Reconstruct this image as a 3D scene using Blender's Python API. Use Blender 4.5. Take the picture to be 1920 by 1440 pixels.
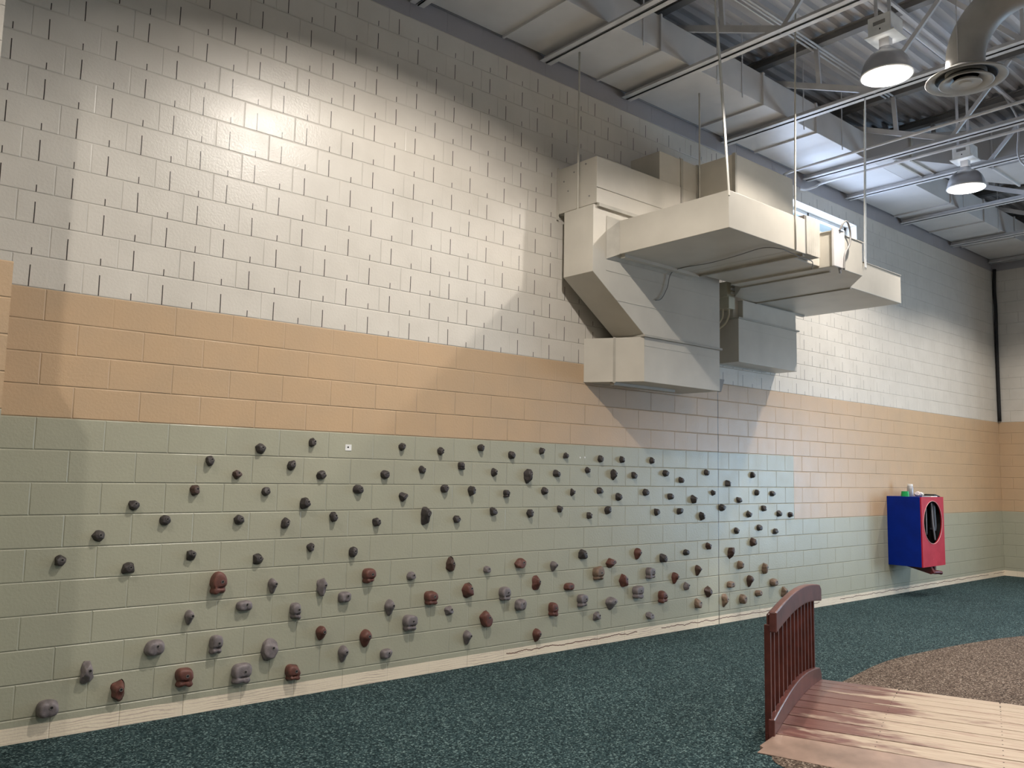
import bpy, bmesh, math, random
from mathutils import Vector, Matrix
C = bpy.context.scene.collection
for o in list(bpy.data.objects): bpy.data.objects.remove(o)
PI = math.pi

# ---------------------------------------------------------------- camera
cam_d = bpy.data.cameras.new('camera'); cam = bpy.data.objects.new('camera', cam_d); C.objects.link(cam)
cam_d.sensor_fit = 'HORIZONTAL'; cam_d.sensor_width = 36.0; cam_d.lens = 36.0*1570.27/1920.0
cam_d.clip_start = 0.05; cam_d.clip_end = 100
cam_r = Vector((0.75863, -0.65123, 0.01982)); cam_u = Vector((-0.0833, -0.06678, 0.99428)); cam_f = Vector((0.64618, 0.75594, 0.10491))
cam.matrix_world = Matrix(((cam_r.x, cam_u.x, -cam_f.x, -1.14349), (cam_r.y, cam_u.y, -cam_f.y, -5.90559), (cam_r.z, cam_u.z, -cam_f.z, 1.68550), (0, 0, 0, 1)))
bpy.context.scene.camera = cam
# ---------------------------------------------------------------- world, exposure, daylight through the windows
sc = bpy.context.scene
sc.view_settings.view_transform = 'Standard'; sc.view_settings.look = 'None'
sc.view_settings.gamma = 1.0; sc.view_settings.use_curve_mapping = False
sc.view_settings.exposure = 0.08
w = bpy.data.worlds.new('world'); sc.world = w; w.use_nodes = True
w.node_tree.nodes['Background'].inputs[0].default_value = (0.62, 0.80, 1.0, 1); w.node_tree.nodes['Background'].inputs[1].default_value = 1.0
def area(name, loc, rot, sx, sy, col, power):
    d = bpy.data.lights.new(name, 'AREA'); d.shape = 'RECTANGLE'; d.size = sx; d.size_y = sy; d.color = col; d.energy = power
    o = bpy.data.objects.new(name, d); C.objects.link(o); o.location = loc; o.rotation_euler = rot; return o
P_DOOR, P_WIN, P_LAMP, P_BACK = 520, 95, 145, .85
area('daylight_entrance', (16.25, -5.6, 1.55), (0, math.radians(90), 0), 3.0, 3.4, (0.55, 0.74, 1.0), P_DOOR)   # outside the glazed entrance in the far wall
area('daylight_clerestory', (9.48, 0.42, 4.80), (math.radians(-90-22), 0, 0), 2.1, 1.2, (0.62, 0.71, 1.0), P_WIN)  # outside the high window
LAMPS = [(2.40, -2.60), (6.03, -2.60), (9.60, -1.90), (13.2, -2.70), (-2.0, -2.60), (0.6, -7.0), (4.8, -7.0), (9.0, -7.0), (13.0, -7.0)]  # the last four are an unseen second row added for general fill
RIM_Z = 5.29

# ---------------------------------------------------------------- helpers
class G:
    def __init__(s): s.v = []; s.f = []
    def add(s, vs, fs):
        n = len(s.v); s.v += [tuple(p) for p in vs]; s.f += [tuple(i+n for i in f) for f in fs]; return s
    def box(s, x0, x1, y0, y1, z0, z1):
        return s.add([(x0,y0,z0),(x1,y0,z0),(x1,y1,z0),(x0,y1,z0),(x0,y0,z1),(x1,y0,z1),(x1,y1,z1),(x0,y1,z1)],
                     [(0,3,2,1),(4,5,6,7),(0,1,5,4),(1,2,6,5),(2,3,7,6),(3,0,4,7)])
    def prism(s, poly, a, b, ax='y'):
        def P(p, t): return (p[0], t, p[1]) if ax == 'y' else ((t, p[0], p[1]) if ax == 'x' else (p[0], p[1], t))
        n = len(poly)
        return s.add([P(p, a) for p in poly]+[P(p, b) for p in poly],
                     [tuple(range(n))[::-1], tuple(range(n, 2*n))]+[(i, (i+1) % n, (i+1) % n+n, i+n) for i in range(n)])
    def loft(s, rings, cap=True):
        n = len(rings[0]); vs = [p for r in rings for p in r]; fs = []
        for k in range(len(rings)-1):
            for i in range(n): fs.append((k*n+i, k*n+(i+1) % n, (k+1)*n+(i+1) % n, (k+1)*n+i))
        if cap: fs += [tuple(range(n))[::-1], tuple(range((len(rings)-1)*n, len(rings)*n))]
        return s.add(vs, fs)
    def tube(s, pts, r, n=8):
        pts = [Vector(p) for p in pts]; rings = []; up = None
        for i, p in enumerate(pts):
            d = (pts[min(i+1, len(pts)-1)]-pts[max(i-1, 0)]).normalized()
            if up is None: up = Vector((0,0,1)) if abs(d.z) < .9 else Vector((1,0,0))
            a = d.cross(up).normalized(); b = a.cross(d).normalized(); up = b
            rr = r[i] if isinstance(r, (list, tuple)) else r
            rings.append([p+a*rr*math.cos(t)+b*rr*math.sin(t) for t in [2*PI*k/n for k in range(n)]])
        return s.loft(rings)
    def bar(s, p0, p1, w, h, side=None):
        p0, p1 = Vector(p0), Vector(p1); d = (p1-p0).normalized()
        a = Vector(side) if side else (d.cross(Vector((0,0,1))) if abs(d.z) < .95 else Vector((1,0,0)))
        a = (a-d*a.dot(d)).normalized(); b = d.cross(a)
        R = lambda p: [p+a*x+b*y for x, y in ((-w/2,-h/2),(w/2,-h/2),(w/2,h/2),(-w/2,h/2))]
        return s.loft([R(p0), R(p1)])
    def lathe(s, c, prof, n=40, ax=None, closed=False):
        rings = [[(c[0]+r*math.cos(2*PI*k/n), c[1]+r*math.sin(2*PI*k/n), c[2]+z) for k in range(n)] for r, z in prof]
        return s.loft(rings, cap=not closed)
def fixn(me):
    bm = bmesh.new(); bm.from_mesh(me); bmesh.ops.recalc_face_normals(bm, faces=bm.faces); bm.to_mesh(me); bm.free()
def obj(name, g, m, parent=None, smooth=False, bevel=0, off=(0,0,0)):
    me = bpy.data.meshes.new(name); me.from_pydata([(x-off[0], y-off[1], z-off[2]) for x, y, z in g.v], [], g.f); fixn(me)
    if smooth:
        for p in me.polygons: p.use_smooth = True
        if smooth == 'auto':
            bm = bmesh.new(); bm.from_mesh(me)
            for e in bm.edges:
                if len(e.link_faces) == 2 and e.calc_face_angle(0) > math.radians(38): e.smooth = False
            bm.to_mesh(me); bm.free()
    me.materials.append(m); o = bpy.data.objects.new(name, me); C.objects.link(o); o.parent = parent
    if bevel:
        b = o.modifiers.new('bevel', 'BEVEL'); b.width = bevel; b.segments = 2; b.limit_method = 'ANGLE'; b.angle_limit = math.radians(40)
    return o
def tag(o, label, cat, group=None, kind=None):
    o['label'] = label; o['category'] = cat
    if group: o['group'] = group
    if kind: o['kind'] = kind
    return o
def thing(name, label, cat, loc=(0,0,0), rz=0, group=None):
    o = bpy.data.objects.new(name, None); C.objects.link(o); o.location = loc; o.rotation_euler = (0,0,rz); o.empty_display_size = .1
    return tag(o, label, cat, group)
def struct(name, g, m, label, **k):
    o = obj(name, g, m, **k); o['kind'] = 'structure'; o['label'] = label; o['category'] = name.split('_')[0]; return o

# ---------------------------------------------------------------- node helpers
class NT:
    def __init__(s, name):
        s.m = bpy.data.materials.new(name); s.m.use_nodes = True; s.t = s.m.node_tree; s.b = s.t.nodes['Principled BSDF']
    def n(s, typ, **k):
        x = s.t.nodes.new(typ)
        for a, b in k.items(): setattr(x, a, b)
        return x
    def l(s, a, b): s.t.links.new(a, b)
    def put(s, sock, v):
        if isinstance(v, (int, float)): sock.default_value = v
        elif isinstance(v, (tuple, list)): sock.default_value = tuple(v)+((1,) if len(v) == 3 and len(sock.default_value) == 4 else ())
        else: s.l(v, sock)
    def M(s, op, a, b=0.0, c=None):
        x = s.n('ShaderNodeMath', operation=op); s.put(x.inputs[0], a); s.put(x.inputs[1], b)
        if c is not None: s.put(x.inputs[2], c)
        return x.outputs[0]
    def xyz(s):
        tc = s.n('ShaderNodeTexCoord'); se = s.n('ShaderNodeSeparateXYZ'); s.l(tc.outputs['Object'], se.inputs[0]); return se.outputs[0], se.outputs[1], se.outputs[2], tc.outputs['Object']
    def noise(s, vec, scale, detail=2, rough=.5, stretch=None):
        if stretch:
            mp = s.n('ShaderNodeMapping'); mp.inputs['Scale'].default_value = stretch; s.l(vec, mp.inputs['Vector']); vec = mp.outputs[0]
        x = s.n('ShaderNodeTexNoise'); x.inputs['Scale'].default_value = scale; x.inputs['Detail'].default_value = detail; x.inputs['Roughness'].default_value = rough
        s.l(vec, x.inputs['Vector']); return x.outputs['Fac']
    def mix(s, f, a, b):
        x = s.n('ShaderNodeMix', data_type='RGBA'); s.put(x.inputs[0], f); s.put(x.inputs[6], a); s.put(x.inputs[7], b); return x.outputs[2]
    def ramp(s, v, lo, hi):
        x = s.n('ShaderNodeMapRange'); s.put(x.inputs[0], v); x.inputs[1].default_value = lo; x.inputs[2].default_value = hi; return x.outputs[0]
    def bump(s, h, strength=.3, dist=.01, prev=None):
        x = s.n('ShaderNodeBump'); x.inputs['Strength'].default_value = strength; x.inputs['Distance'].default_value = dist; s.l(h, x.inputs['Height'])
        if prev: s.l(prev, x.inputs['Normal'])
        return x.outputs[0]
    def out(s, col, rough=.5, normal=None, metal=0, spec=.5):
        s.put(s.b.inputs['Base Color'], col); s.put(s.b.inputs['Roughness'], rough); s.b.inputs['Metallic'].default_value = metal; s.b.inputs['Specular IOR Level'].default_value = spec
        if normal: s.l(normal, s.b.inputs['Normal'])
        return s.m
def simple(name, col, rough=.5, metal=0, nz=0.06, scale=6, bs=0.0, bscale=60):
    t = NT(name); x, y, z, v = t.xyz()
    f = t.noise(v, scale, 3); k0 = [c*(1-nz*2) for c in col]; k1 = [min(1, c*(1+nz*2)) for c in col]
    nrm = t.bump(t.noise(v, bscale, 2), bs, .004) if bs else None
    return t.out(t.mix(t.ramp(f, .3, .7), k0, k1), rough, nrm, metal)
def emis(name, col, st):
    t = NT(name); t.put(t.b.inputs['Emission Color'], col); t.b.inputs['Emission Strength'].default_value = st; t.put(t.b.inputs['Base Color'], (1,1,1)); return t.m

B, CH, Z0 = 0.4064, 0.2032, 0.142
def block_wall(name, along='x', step=True, slots=True):
    t = NT(name); X, Y, Z, vec = t.xyz(); M = t.M
    H = X if along == 'x' else Y
    rz = M('DIVIDE', M('SUBTRACT', Z, Z0), CH); row = M('FLOOR', rz); fz = M('SUBTRACT', rz, row)
    par = M('MULTIPLY', M('FLOORED_MODULO', row, 2.0), .5)
    hx = M('ADD', M('DIVIDE', H, B), par); fx = M('SUBTRACT', hx, M('FLOOR', hx))
    wob = M('MULTIPLY', M('SUBTRACT', t.noise(vec, 9, 2), .5), .012)
    dz = M('MINIMUM', fz, M('SUBTRACT', 1.0, fz)); dx = M('MINIMUM', fx, M('SUBTRACT', 1.0, fx))
    gz = M('SUBTRACT', 1.0, t.ramp(M('MULTIPLY', M('ADD', dz, wob), CH), .0015, .0065))
    gx = M('SUBTRACT', 1.0, t.ramp(M('MULTIPLY', M('ADD', dx, M('MULTIPLY', wob, .5)), B), .0015, .006))
    gate = t.ramp(t.noise(vec, 1.7, 2), .38, .6)
    gx = M('MULTIPLY', gx, M('MULTIPLY_ADD', gate, .75, .25)); gz = M('MULTIPLY', gz, M('MULTIPLY_ADD', gate, .4, .6))
    gr = M('MAXIMUM', gx, gz)
    zn = M('ADD', Z, M('MULTIPLY', wob, .15))
    green_top = 1.971
    if step: green_top = M('MULTIPLY_ADD', M('LESS_THAN', X, 21.5*B), 4*CH, Z0+5*CH)
    elif along == 'y': green_top = Z0+5*CH
    base = t.mix(M('GREATER_THAN', zn, Z0+13*CH), (.56,.39,.24), (.69,.65,.585))
    base = t.mix(M('LESS_THAN', zn, green_top), base, (.405,.40,.305))
    base = t.mix(M('GREATER_THAN', zn, Z0+27*CH), base, (.36,.345,.365))
    # uneven paint coats and the bare cream skirting band with old trowel lines and cracks
    base = t.mix(M('MULTIPLY', t.ramp(t.noise(vec, 3.1, 4), .35, .7), .16), base, (.30,.27,.22))
    lines = M('SINE', M('ADD', M('MULTIPLY', Z, 330.0), M('MULTIPLY', t.noise(vec, 1.0, 4, .6, (1.6,1.6,9)), 26.0)))
    cream = t.mix(M('MULTIPLY', t.ramp(lines, .45, 1.0), M('MULTIPLY', t.ramp(t.noise(vec, 2.3, 2), .36, .56), .75)), (.86,.75,.59), (.50,.38,.32))
    cy = M('ADD', .018, M('MULTIPLY', t.noise(vec, 1.0, 5, .65, (4.2,0,0)), .085))
    crack = M('MULTIPLY', M('LESS_THAN', M('ABSOLUTE', M('SUBTRACT', Z, cy)), .0042), M('MULTIPLY', M('GREATER_THAN', H, 3.9), M('GREATER_THAN', t.noise(vec, 1.0, 1, .5, (1.1,0,0)), .40)))
    cream = t.mix(crack, cream, (.16,.075,.05))
    base = t.mix(M('LESS_THAN', M('ADD', Z, M('MULTIPLY', wob, .4)), .097), base, cream)
    base = t.mix(M('MULTIPLY', gr, .10), base, (.26,.23,.19))
    if slots:
        on = M('MULTIPLY', M('GREATER_THAN', row, 12.5), M('LESS_THAN', row, 26.5))
        jit = M('MULTIPLY', M('SUBTRACT', t.noise(vec, 4, 1), .5), .02)
        fxs = M('ADD', fx, jit)
        tall = M('MULTIPLY', M('LESS_THAN', M('ABSOLUTE', M('SUBTRACT', fxs, .25)), .0085), M('LESS_THAN', fz, .70))
        shrt = M('MULTIPLY', M('LESS_THAN', M('ABSOLUTE', M('SUBTRACT', fxs, .75)), .0080), M('LESS_THAN', fz, .25))
        sl = M('MULTIPLY', M('MULTIPLY', M('MAXIMUM', tall, shrt), M('GREATER_THAN', fz, .02)), on)
        clog = t.ramp(X, 9.0, 12.5)      # the slots beyond the unit are mostly filled with paint
        sl = M('MULTIPLY', sl, M('MULTIPLY_ADD', clog, -.8, 1.0))
        base = t.mix(sl, base, (.035,.025,.02))
    cj = M('MULTIPLY', M('LESS_THAN', M('ABSOLUTE', M('SUBTRACT', X, 7.105)), .006), M('LESS_THAN', Z, 5.6)) if step else 0.0
    if step: base = t.mix(cj, base, (.09,.075,.06))
    h = M('MULTIPLY_ADD', gr, -1.0, 1.0)
    n1 = t.bump(h, .75, .006)
    n2 = t.bump(t.noise(vec, 55, 3, .6), .28, .006, n1)
    return t.out(base, M('MULTIPLY_ADD', t.noise(vec, 5, 2), .16, .27), n2)
# ---------------------------------------------------------------- materials
M_wall = block_wall('painted_blockwork_main')
M_wallx = block_wall('painted_blockwork_end', along='y', step=False, slots=False)
M_pil = block_wall('painted_blockwork_pier', step=False, slots=False)
M_duct = simple('cream_painted_sheet_metal', (.59,.555,.485), .42, 0, .03, 3)
M_duct2 = simple('grey_painted_sheet_metal', (.66,.645,.635), .45, 0, .04, 2)
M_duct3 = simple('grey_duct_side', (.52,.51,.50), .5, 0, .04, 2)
M_flange = simple('painted_duct_flange', (.44,.415,.36), .5)
M_canvas = simple('painted_canvas_collar', (.50,.475,.42), .7, bs=.3, bscale=30)
M_steel = simple('painted_steel', (.66,.65,.65), .42, 0, .05, 4)
M_steeld = simple('painted_steel_dull', (.26,.25,.24), .55, 0, .06, 4)
M_rod = simple('cream_rod', (.66,.63,.55), .4)
M_dark = simple('black_rubber_and_shade', (.012,.011,.011), .7)  # also stands in for shade inside the diffuser and the wall box
M_gal = simple('spun_aluminium', (.50,.50,.52), .33, .75, .02)
M_white = simple('white_enamel', (.86,.86,.84), .4)
M_lining = simple('reflector_lining', (.55,.55,.54), .35)
M_bulb = emis('lit_lamp_envelope', (1.0,.97,.93), 30)
def deck_mat():
    t = NT('painted_roof_deck'); x, y, z, v = t.xyz()
    f = t.ramp(t.noise(v, 2.2, 4, .6, (.5,3,1)), .3, .7)
    return t.out(t.mix(f, (.50,.49,.495), (.64,.63,.635)), .5)
M_deck = deck_mat()
def rubber(name, a, b, c):
    t = NT(name); x, y, z, v = t.xyz()
    vo = t.n('ShaderNodeTexVoronoi'); vo.inputs['Scale'].default_value = 105; t.l(v, vo.inputs['Vector'])
    se = t.n('ShaderNodeSeparateColor'); t.l(vo.outputs['Color'], se.inputs[0]); k = se.outputs[0]
    col = t.mix(t.ramp(k, .25, .62), a, b); col = t.mix(t.ramp(k, .80, .97), col, c)
    n3 = t.noise(v, .9, 4, .6); col = t.mix(M_(t, t.ramp(n3, .35, .7), .22), col, a)
    return t.out(col, .9, t.bump(t.noise(v, 80, 3, .7), .4, .004), spec=.10)
def M_(t, s, k): return t.M('MULTIPLY', s, k)
M_floor = rubber('teal_rubber_granules', (.008,.018,.021), (.038,.070,.076), (.17,.245,.24))
M_floor2 = rubber('brown_rubber_granules', (.045,.032,.025), (.165,.122,.094), (.40,.33,.27))
def glass():
    m = bpy.data.materials.new('thin_window_glass'); m.use_nodes = True; t = m.node_tree; t.nodes.remove(t.nodes['Principled BSDF'])
    a = t.nodes.new('ShaderNodeBsdfTransparent'); a.inputs[0].default_value = (.93,.97,.97,1); b = t.nodes.new('ShaderNodeBsdfGlossy'); b.inputs['Roughness'].default_value = .03
    x = t.nodes.new('ShaderNodeMixShader'); x.inputs[0].default_value = .07; t.links.new(a.outputs[0], x.inputs[1]); t.links.new(b.outputs[0], x.inputs[2]); t.links.new(x.outputs[0], t.nodes['Material Output'].inputs[0]); return m
M_glass = glass()

# ---------------------------------------------------------------- room shell
XR = 15.77
g = G(); WX0, WX1, WZ0, WZ1 = 8.45, 10.562, 4.35, 5.425
g.box(-4.2, WX0, 0, .30, -.05, 6.9).box(WX1, XR+.3, 0, .30, -.05, 6.9).box(WX0, WX1, 0, .30, -.05, WZ0).box(WX0, WX1, 0, .30, WZ1, 6.9)
struct('wall_back', g, M_wall, 'long painted block wall in green, peach and cream bands')
g = G(); g.box(XR, XR+.3, -3.9, 0, -.05, 6.9).box(XR, XR+.3, -9.6, -7.3, -.05, 6.9).box(XR, XR+.3, -7.3, -3.9, 3.25, 6.9)
struct('wall_right', g, M_wallx, 'far end wall in green and peach bands')
g = G(); g.box(-4.2, -.303, -.69, 0, -.05, 2.784)
struct('wall_left', g, M_pil, 'textured peach block pier at the left edge')
g = G(); g.box(-4.2, -.448, -.69, 0, 2.784, 6.9)
struct('wall_left', g, M_pil, 'pale upper block pier at the top left corner')
g = G(); g.box(-4.4, -4.2, -9.6, .3, -.05, 6.9)
struct('wall_left', g, M_wallx, 'side wall beyond the left pier')
g = G(); g.box(-4.4, XR+.3, -9.8, -9.6, -.05, 6.9)
struct('wall_front', g, simple('dark_painted_wall', (.33,.31,.29), .7), 'painted block wall behind the viewer')
g = G(); g.box(-4.4, XR+.3, -9.6, 0, -.05, 0)
struct('floor', g, M_floor, 'dark teal speckled rubber floor')
def smooth_path(pts, n=8):
    P = [Vector(p) for p in pts]; out = []
    for i in range(len(P)-1):
        a = P[max(i-1,0)]; b = P[i]; c = P[i+1]; d = P[min(i+2, len(P)-1)]
        for k in range(n):
            t = k/n; out.append(.5*((2*b)+(c-a)*t+(2*a-5*b+4*c-d)*t*t+(3*b-a-3*c+d)*t**3))
    return out+[P[-1]]
edge = smooth_path([(3.35,-3.75,0),(3.40,-3.15,0),(3.62,-2.88,0),(4.6,-2.45,0),(5.9,-2.215,0),(6.77,-2.10,0),(7.57,-2.13,0),(8.4,-2.22,0),(9.34,-2.41,0),(11,-3.0,0),(12.4,-4.0,0),(13.2,-5.6,0)])
g = G(); g.prism([(p.x, p.y) for p in edge]+[(12.0,-8.6),(4.5,-8.6),(3.4,-6.0)], 0, .003, 'z')
struct('floor', g, M_floor2, 'curved brown speckled rubber floor patch beyond the bridge')
# roof deck: ribs run along the room
g = G(); prof = []; y = -9.6; pitch = .152
while y < 0.28:
    prof += [(y, 6.62), (y+.045, 6.62), (y+.062, 6.675), (y+.135, 6.675)]; y += pitch
vs = [(-4.4, a, b) for a, b in prof]+[(XR+.3, a, b) for a, b in prof]; n = len(prof)
g.add(vs, [(i, i+1, n+i+1, n+i) for i in range(n-1)])
g.box(-4.4, XR+.3, -9.8, .3, 6.80, 6.86)
struct('ceiling', g, M_deck, 'grey painted corrugated metal roof deck')
# high window behind the hanging unit
fr = G(); y0, y1 = .17, .23; t_ = .045
fr.box(WX0, WX1, y0, y1, WZ1-t_, WZ1).box(WX0, WX1, y0, y1, WZ0, WZ0+t_).box(WX0, WX0+t_, y0, y1, WZ0, WZ1).box(WX1-t_, WX1, y0, y1, WZ0, WZ1).box(9.48, 9.52, y0, y1, WZ0, WZ1)
win = struct('window_1', fr, simple('window_frame_paint', (.72,.75,.76), .4), 'high window glowing with daylight behind the hanging unit')
obj('pane', G().box(WX0+t_, WX1-t_, .19, .198, WZ0+t_, WZ1-t_), M_glass, win)
fr = G(); a, b = XR+.08, XR+.16
for yy in (-7.3, -6.2, -5.1, -3.98): fr.box(a, b, yy, yy+.07, 0, 3.25)
fr.box(a, b, -7.3, -3.9, 3.17, 3.25).box(a, b, -7.3, -3.9, 0, .12).box(a, b, -7.3, -3.9, 2.15, 2.22)
w2 = struct('window_2', fr, simple('dark_entrance_frame', (.06,.06,.065), .4), 'glazed entrance screen in the far end wall')
obj('pane', G().box(XR+.11, XR+.118, -7.23, -3.98, .12, 3.17), M_glass, w2)
# ground outside the entrance, seen only through the glass
g = G(); g.box(XR+.3, 40, -25, 12, -.12, -.05); struct('floor', g, simple('outdoor_paving', (.42,.42,.41), .8), 'pale paving outside the entrance')
# black filler strip down the far corner
g = G(); pts = [(XR-.03,-.035,2.80),(XR-.03,-.035,4.2),(XR-.045,-.05,4.9),(XR-.03,-.035,5.25),(XR-.03,-.05,5.66)]
tag(obj('joint_filler', g.tube(smooth_path(pts, 5), .030, 8), M_dark, smooth=True), 'black joint filler running up the far room corner', 'joint filler')

# ---------------------------------------------------------------- long ceiling duct beside the wall
D0, D1, DZ0, DZ1 = -.88, -.035, 5.82, 6.17
r = thing('air_duct', 'long rectangular grey duct running under the roof beside the block wall', 'duct', (0, -.45, DZ0))
def part(name, g, m, root, **k): return obj(name, g, m, root, off=tuple(root.location), **k)
part('duct_body', G().box(-.44, XR-.012, D0, D1, DZ0, DZ1), M_duct2, r, bevel=.004)
for x in (.0, 1.2, 2.45, 3.68, 4.97, 6.74, 7.87, 11.72, 12.98, 14.3):
    part('seam_flange', G().box(x-.012, x+.012, D0-.022, D1, DZ0-.022, DZ1+.01), M_duct2, r)
for x in (3.45, 4.72, 5.9, 6.35, 7.6, 8.5, 12.2, 13.6):
    part('duct_strap', G().box(x-.008, x+.008, D0-.006, D0, DZ0-.05, 6.62), M_steel, r)
# branch leaving the long duct towards the room
r = thing('branch_duct', 'wide grey branch duct crossing the room from the long ceiling duct', 'duct', (10.2, -1.3, DZ0))
z0, z1 = DZ0, 6.36
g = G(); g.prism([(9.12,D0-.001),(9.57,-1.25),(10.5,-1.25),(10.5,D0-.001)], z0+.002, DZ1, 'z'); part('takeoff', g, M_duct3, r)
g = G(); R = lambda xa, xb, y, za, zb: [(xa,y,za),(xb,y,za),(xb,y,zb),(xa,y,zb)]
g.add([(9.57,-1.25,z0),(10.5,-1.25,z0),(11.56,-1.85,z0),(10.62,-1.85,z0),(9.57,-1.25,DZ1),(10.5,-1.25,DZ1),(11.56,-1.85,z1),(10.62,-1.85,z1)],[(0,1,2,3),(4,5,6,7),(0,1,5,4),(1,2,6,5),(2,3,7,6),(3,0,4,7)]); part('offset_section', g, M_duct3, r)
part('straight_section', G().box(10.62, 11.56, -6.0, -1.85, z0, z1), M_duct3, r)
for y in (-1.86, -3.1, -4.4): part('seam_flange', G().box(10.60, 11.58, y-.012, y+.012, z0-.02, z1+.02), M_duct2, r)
for y in (-1.10, -1.26): part('seam_flange', G().box(9.45 if y > -1.2 else 9.55, 10.52, y-.012, y+.012, z0-.02, DZ1+.01), M_flange, r)
part('access_plate', G().prism([(-2.42+.085*math.cos(a), 6.05+.085*math.sin(a)) for a in [2*PI*k/20 for k in range(20)]], 10.605, 10.62, 'x'), M_steel, r)

# ---------------------------------------------------------------- open web roof joists
JX = [.9, 2.7, 4.24, 5.44, 7.25, 9.12, 10.28, 12.03, 13.9, 15.6]
ordn = ['first','second','third','fourth','fifth','sixth','seventh','eighth','ninth','tenth']
def joist(x, label):
    r = thing('roof_joist', label, 'roof joist', (x, -.1, 5.75), group='open web roof joists')
    g = G(); g.box(x-.074, x-.010, -9.6, -.02, 5.750, 5.758).box(x+.010, x+.074, -9.6, -.02, 5.750, 5.758).box(x-.018, x-.010, -9.6, -.02, 5.750, 5.812).box(x+.010, x+.018, -9.6, -.02, 5.750, 5.812)
    part('bottom_chord', g, M_steel, r)
    g = G(); g.box(x-.055, x+.055, -9.6, 0, 6.60, 6.612).box(x-.016, x-.008, -9.6, 0, 6.525, 6.60).box(x+.008, x+.016, -9.6, 0, 6.525, 6.60).box(x-.05, x+.05, -9.6, 0, 6.522, 6.53)
    part('top_chord', g, M_steeld, r)
    part('end_diagonal', G().bar((x,-.30,6.45), (x,-1.92,5.78), .035, .065, (1,0,0)), M_steel, r)
    ys = [-1.92, -2.62, -3.32, -4.02, -4.72, -5.42, -6.12, -6.82, -7.52, -8.22, -8.92]
    for i in range(len(ys)-1):
        za, zb = (5.78, 6.54) if i % 2 == 0 else (6.54, 5.78)
        part('web_diagonal', G().bar((x,ys[i],za), (x,ys[i+1],zb), .03, .045, (1,0,0)), M_steel, r)
    part('web_post', G().bar((x,-1.28,6.05), (x,-1.25,6.54), .03, .05, (1,0,0)), M_steel, r)
    for y in (-3.32, -6.12): part('web_post', G().bar((x,y,5.78), (x,y,6.54), .022, .03, (1,0,0)), M_steel, r)
    return r
names = ['joist left of the picture',
 'second joist left of the picture',
 'light grey open web roof joist meeting the wall furthest left in the picture',
 'light grey open web roof joist crossed by the wide strap of the hanging unit',
 'light grey open web roof joist passing just below the nearer round pendant lamp',
 'light grey open web roof joist meeting the wall above the high glowing window',
 'light grey open web roof joist meeting the wall just right of the high window',
 'light grey open web roof joist running beneath the farther round pendant lamp',
 'grey open web roof joist, second from the far end wall',
 'grey open web roof joist tight against the far end wall']
for x, nme in zip(JX, names):
    if x > 2: joist(x, nme)
# bridging angles and conduit runs under the deck
for y, lab in ((-2.25, 'thin grey bridging angle under the deck beyond the nearer pendant lamp'), (-4.9, 'thin grey bridging angle under the deck above the diffuser elbow')):
    tag(obj('bridging_angle', G().bar((2.5,y,6.50), (XR-.02,y,6.50), .03, .03), M_steel), lab, 'brace', 'bridging angles')
for i, (dy, dz) in enumerate(((0,0),(.045,.004),(.09,-.002))):
    tag(obj('conduit', G().tube([(2.5,-1.33+dy,6.49+dz),(9.0,-1.30+dy,6.49+dz)], .011, 8), M_steel, smooth=True), 'thin conduit in the parallel trio strapped under the roof deck', 'conduit', 'conduit trio under the deck')
p = smooth_path([(8.50,-.06,5.05),(8.50,-.06,5.50),(8.50,-.09,5.62),(8.50,-.18,5.68),(8.47,-1.4,5.69),(8.42,-2.79,5.69),(8.35,-5.5,5.69)], 6)
tag(obj('conduit', G().tube(p, .018, 10), M_steel, smooth=True), 'grey conduit rising from behind the hanging unit and crossing under the joists', 'conduit')
p = smooth_path([(8.92,-.05,5.58),(9.05,-.06,5.60),(9.20,-.12,5.66),(9.23,-.3,5.70),(9.22,-1.46,5.70),(9.22,-2.6,5.70),(9.22,-6.0,5.70)], 6)
tag(obj('conduit', G().tube(p, .018, 10), M_steel, smooth=True), 'grey conduit clipped beside the joist above the high window', 'conduit')

tag(obj('sprinkler_pipe', G().tube([(3.0,-2.262,6.35),(9.0,-2.262,6.35),(9.25,-2.262,6.37),(9.35,-2.262,6.42)], .030, 12), M_steel, smooth=True), 'thick round pipe running along the roof just behind the nearer pendant lamp', 'pipe')
tag(obj('loose_cable', G().tube(smooth_path([(10.19,-2.16,6.60),(10.19,-2.227,6.45),(10.19,-2.32,6.17),(10.19,-2.30,5.77),(10.19,-2.40,5.58),(10.19,-2.7,5.45),(10.19,-3.1,5.6)], 6), .012, 8), M_steel, smooth=True), 'loose pale cable drooping at the upper right edge', 'cable')
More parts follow.
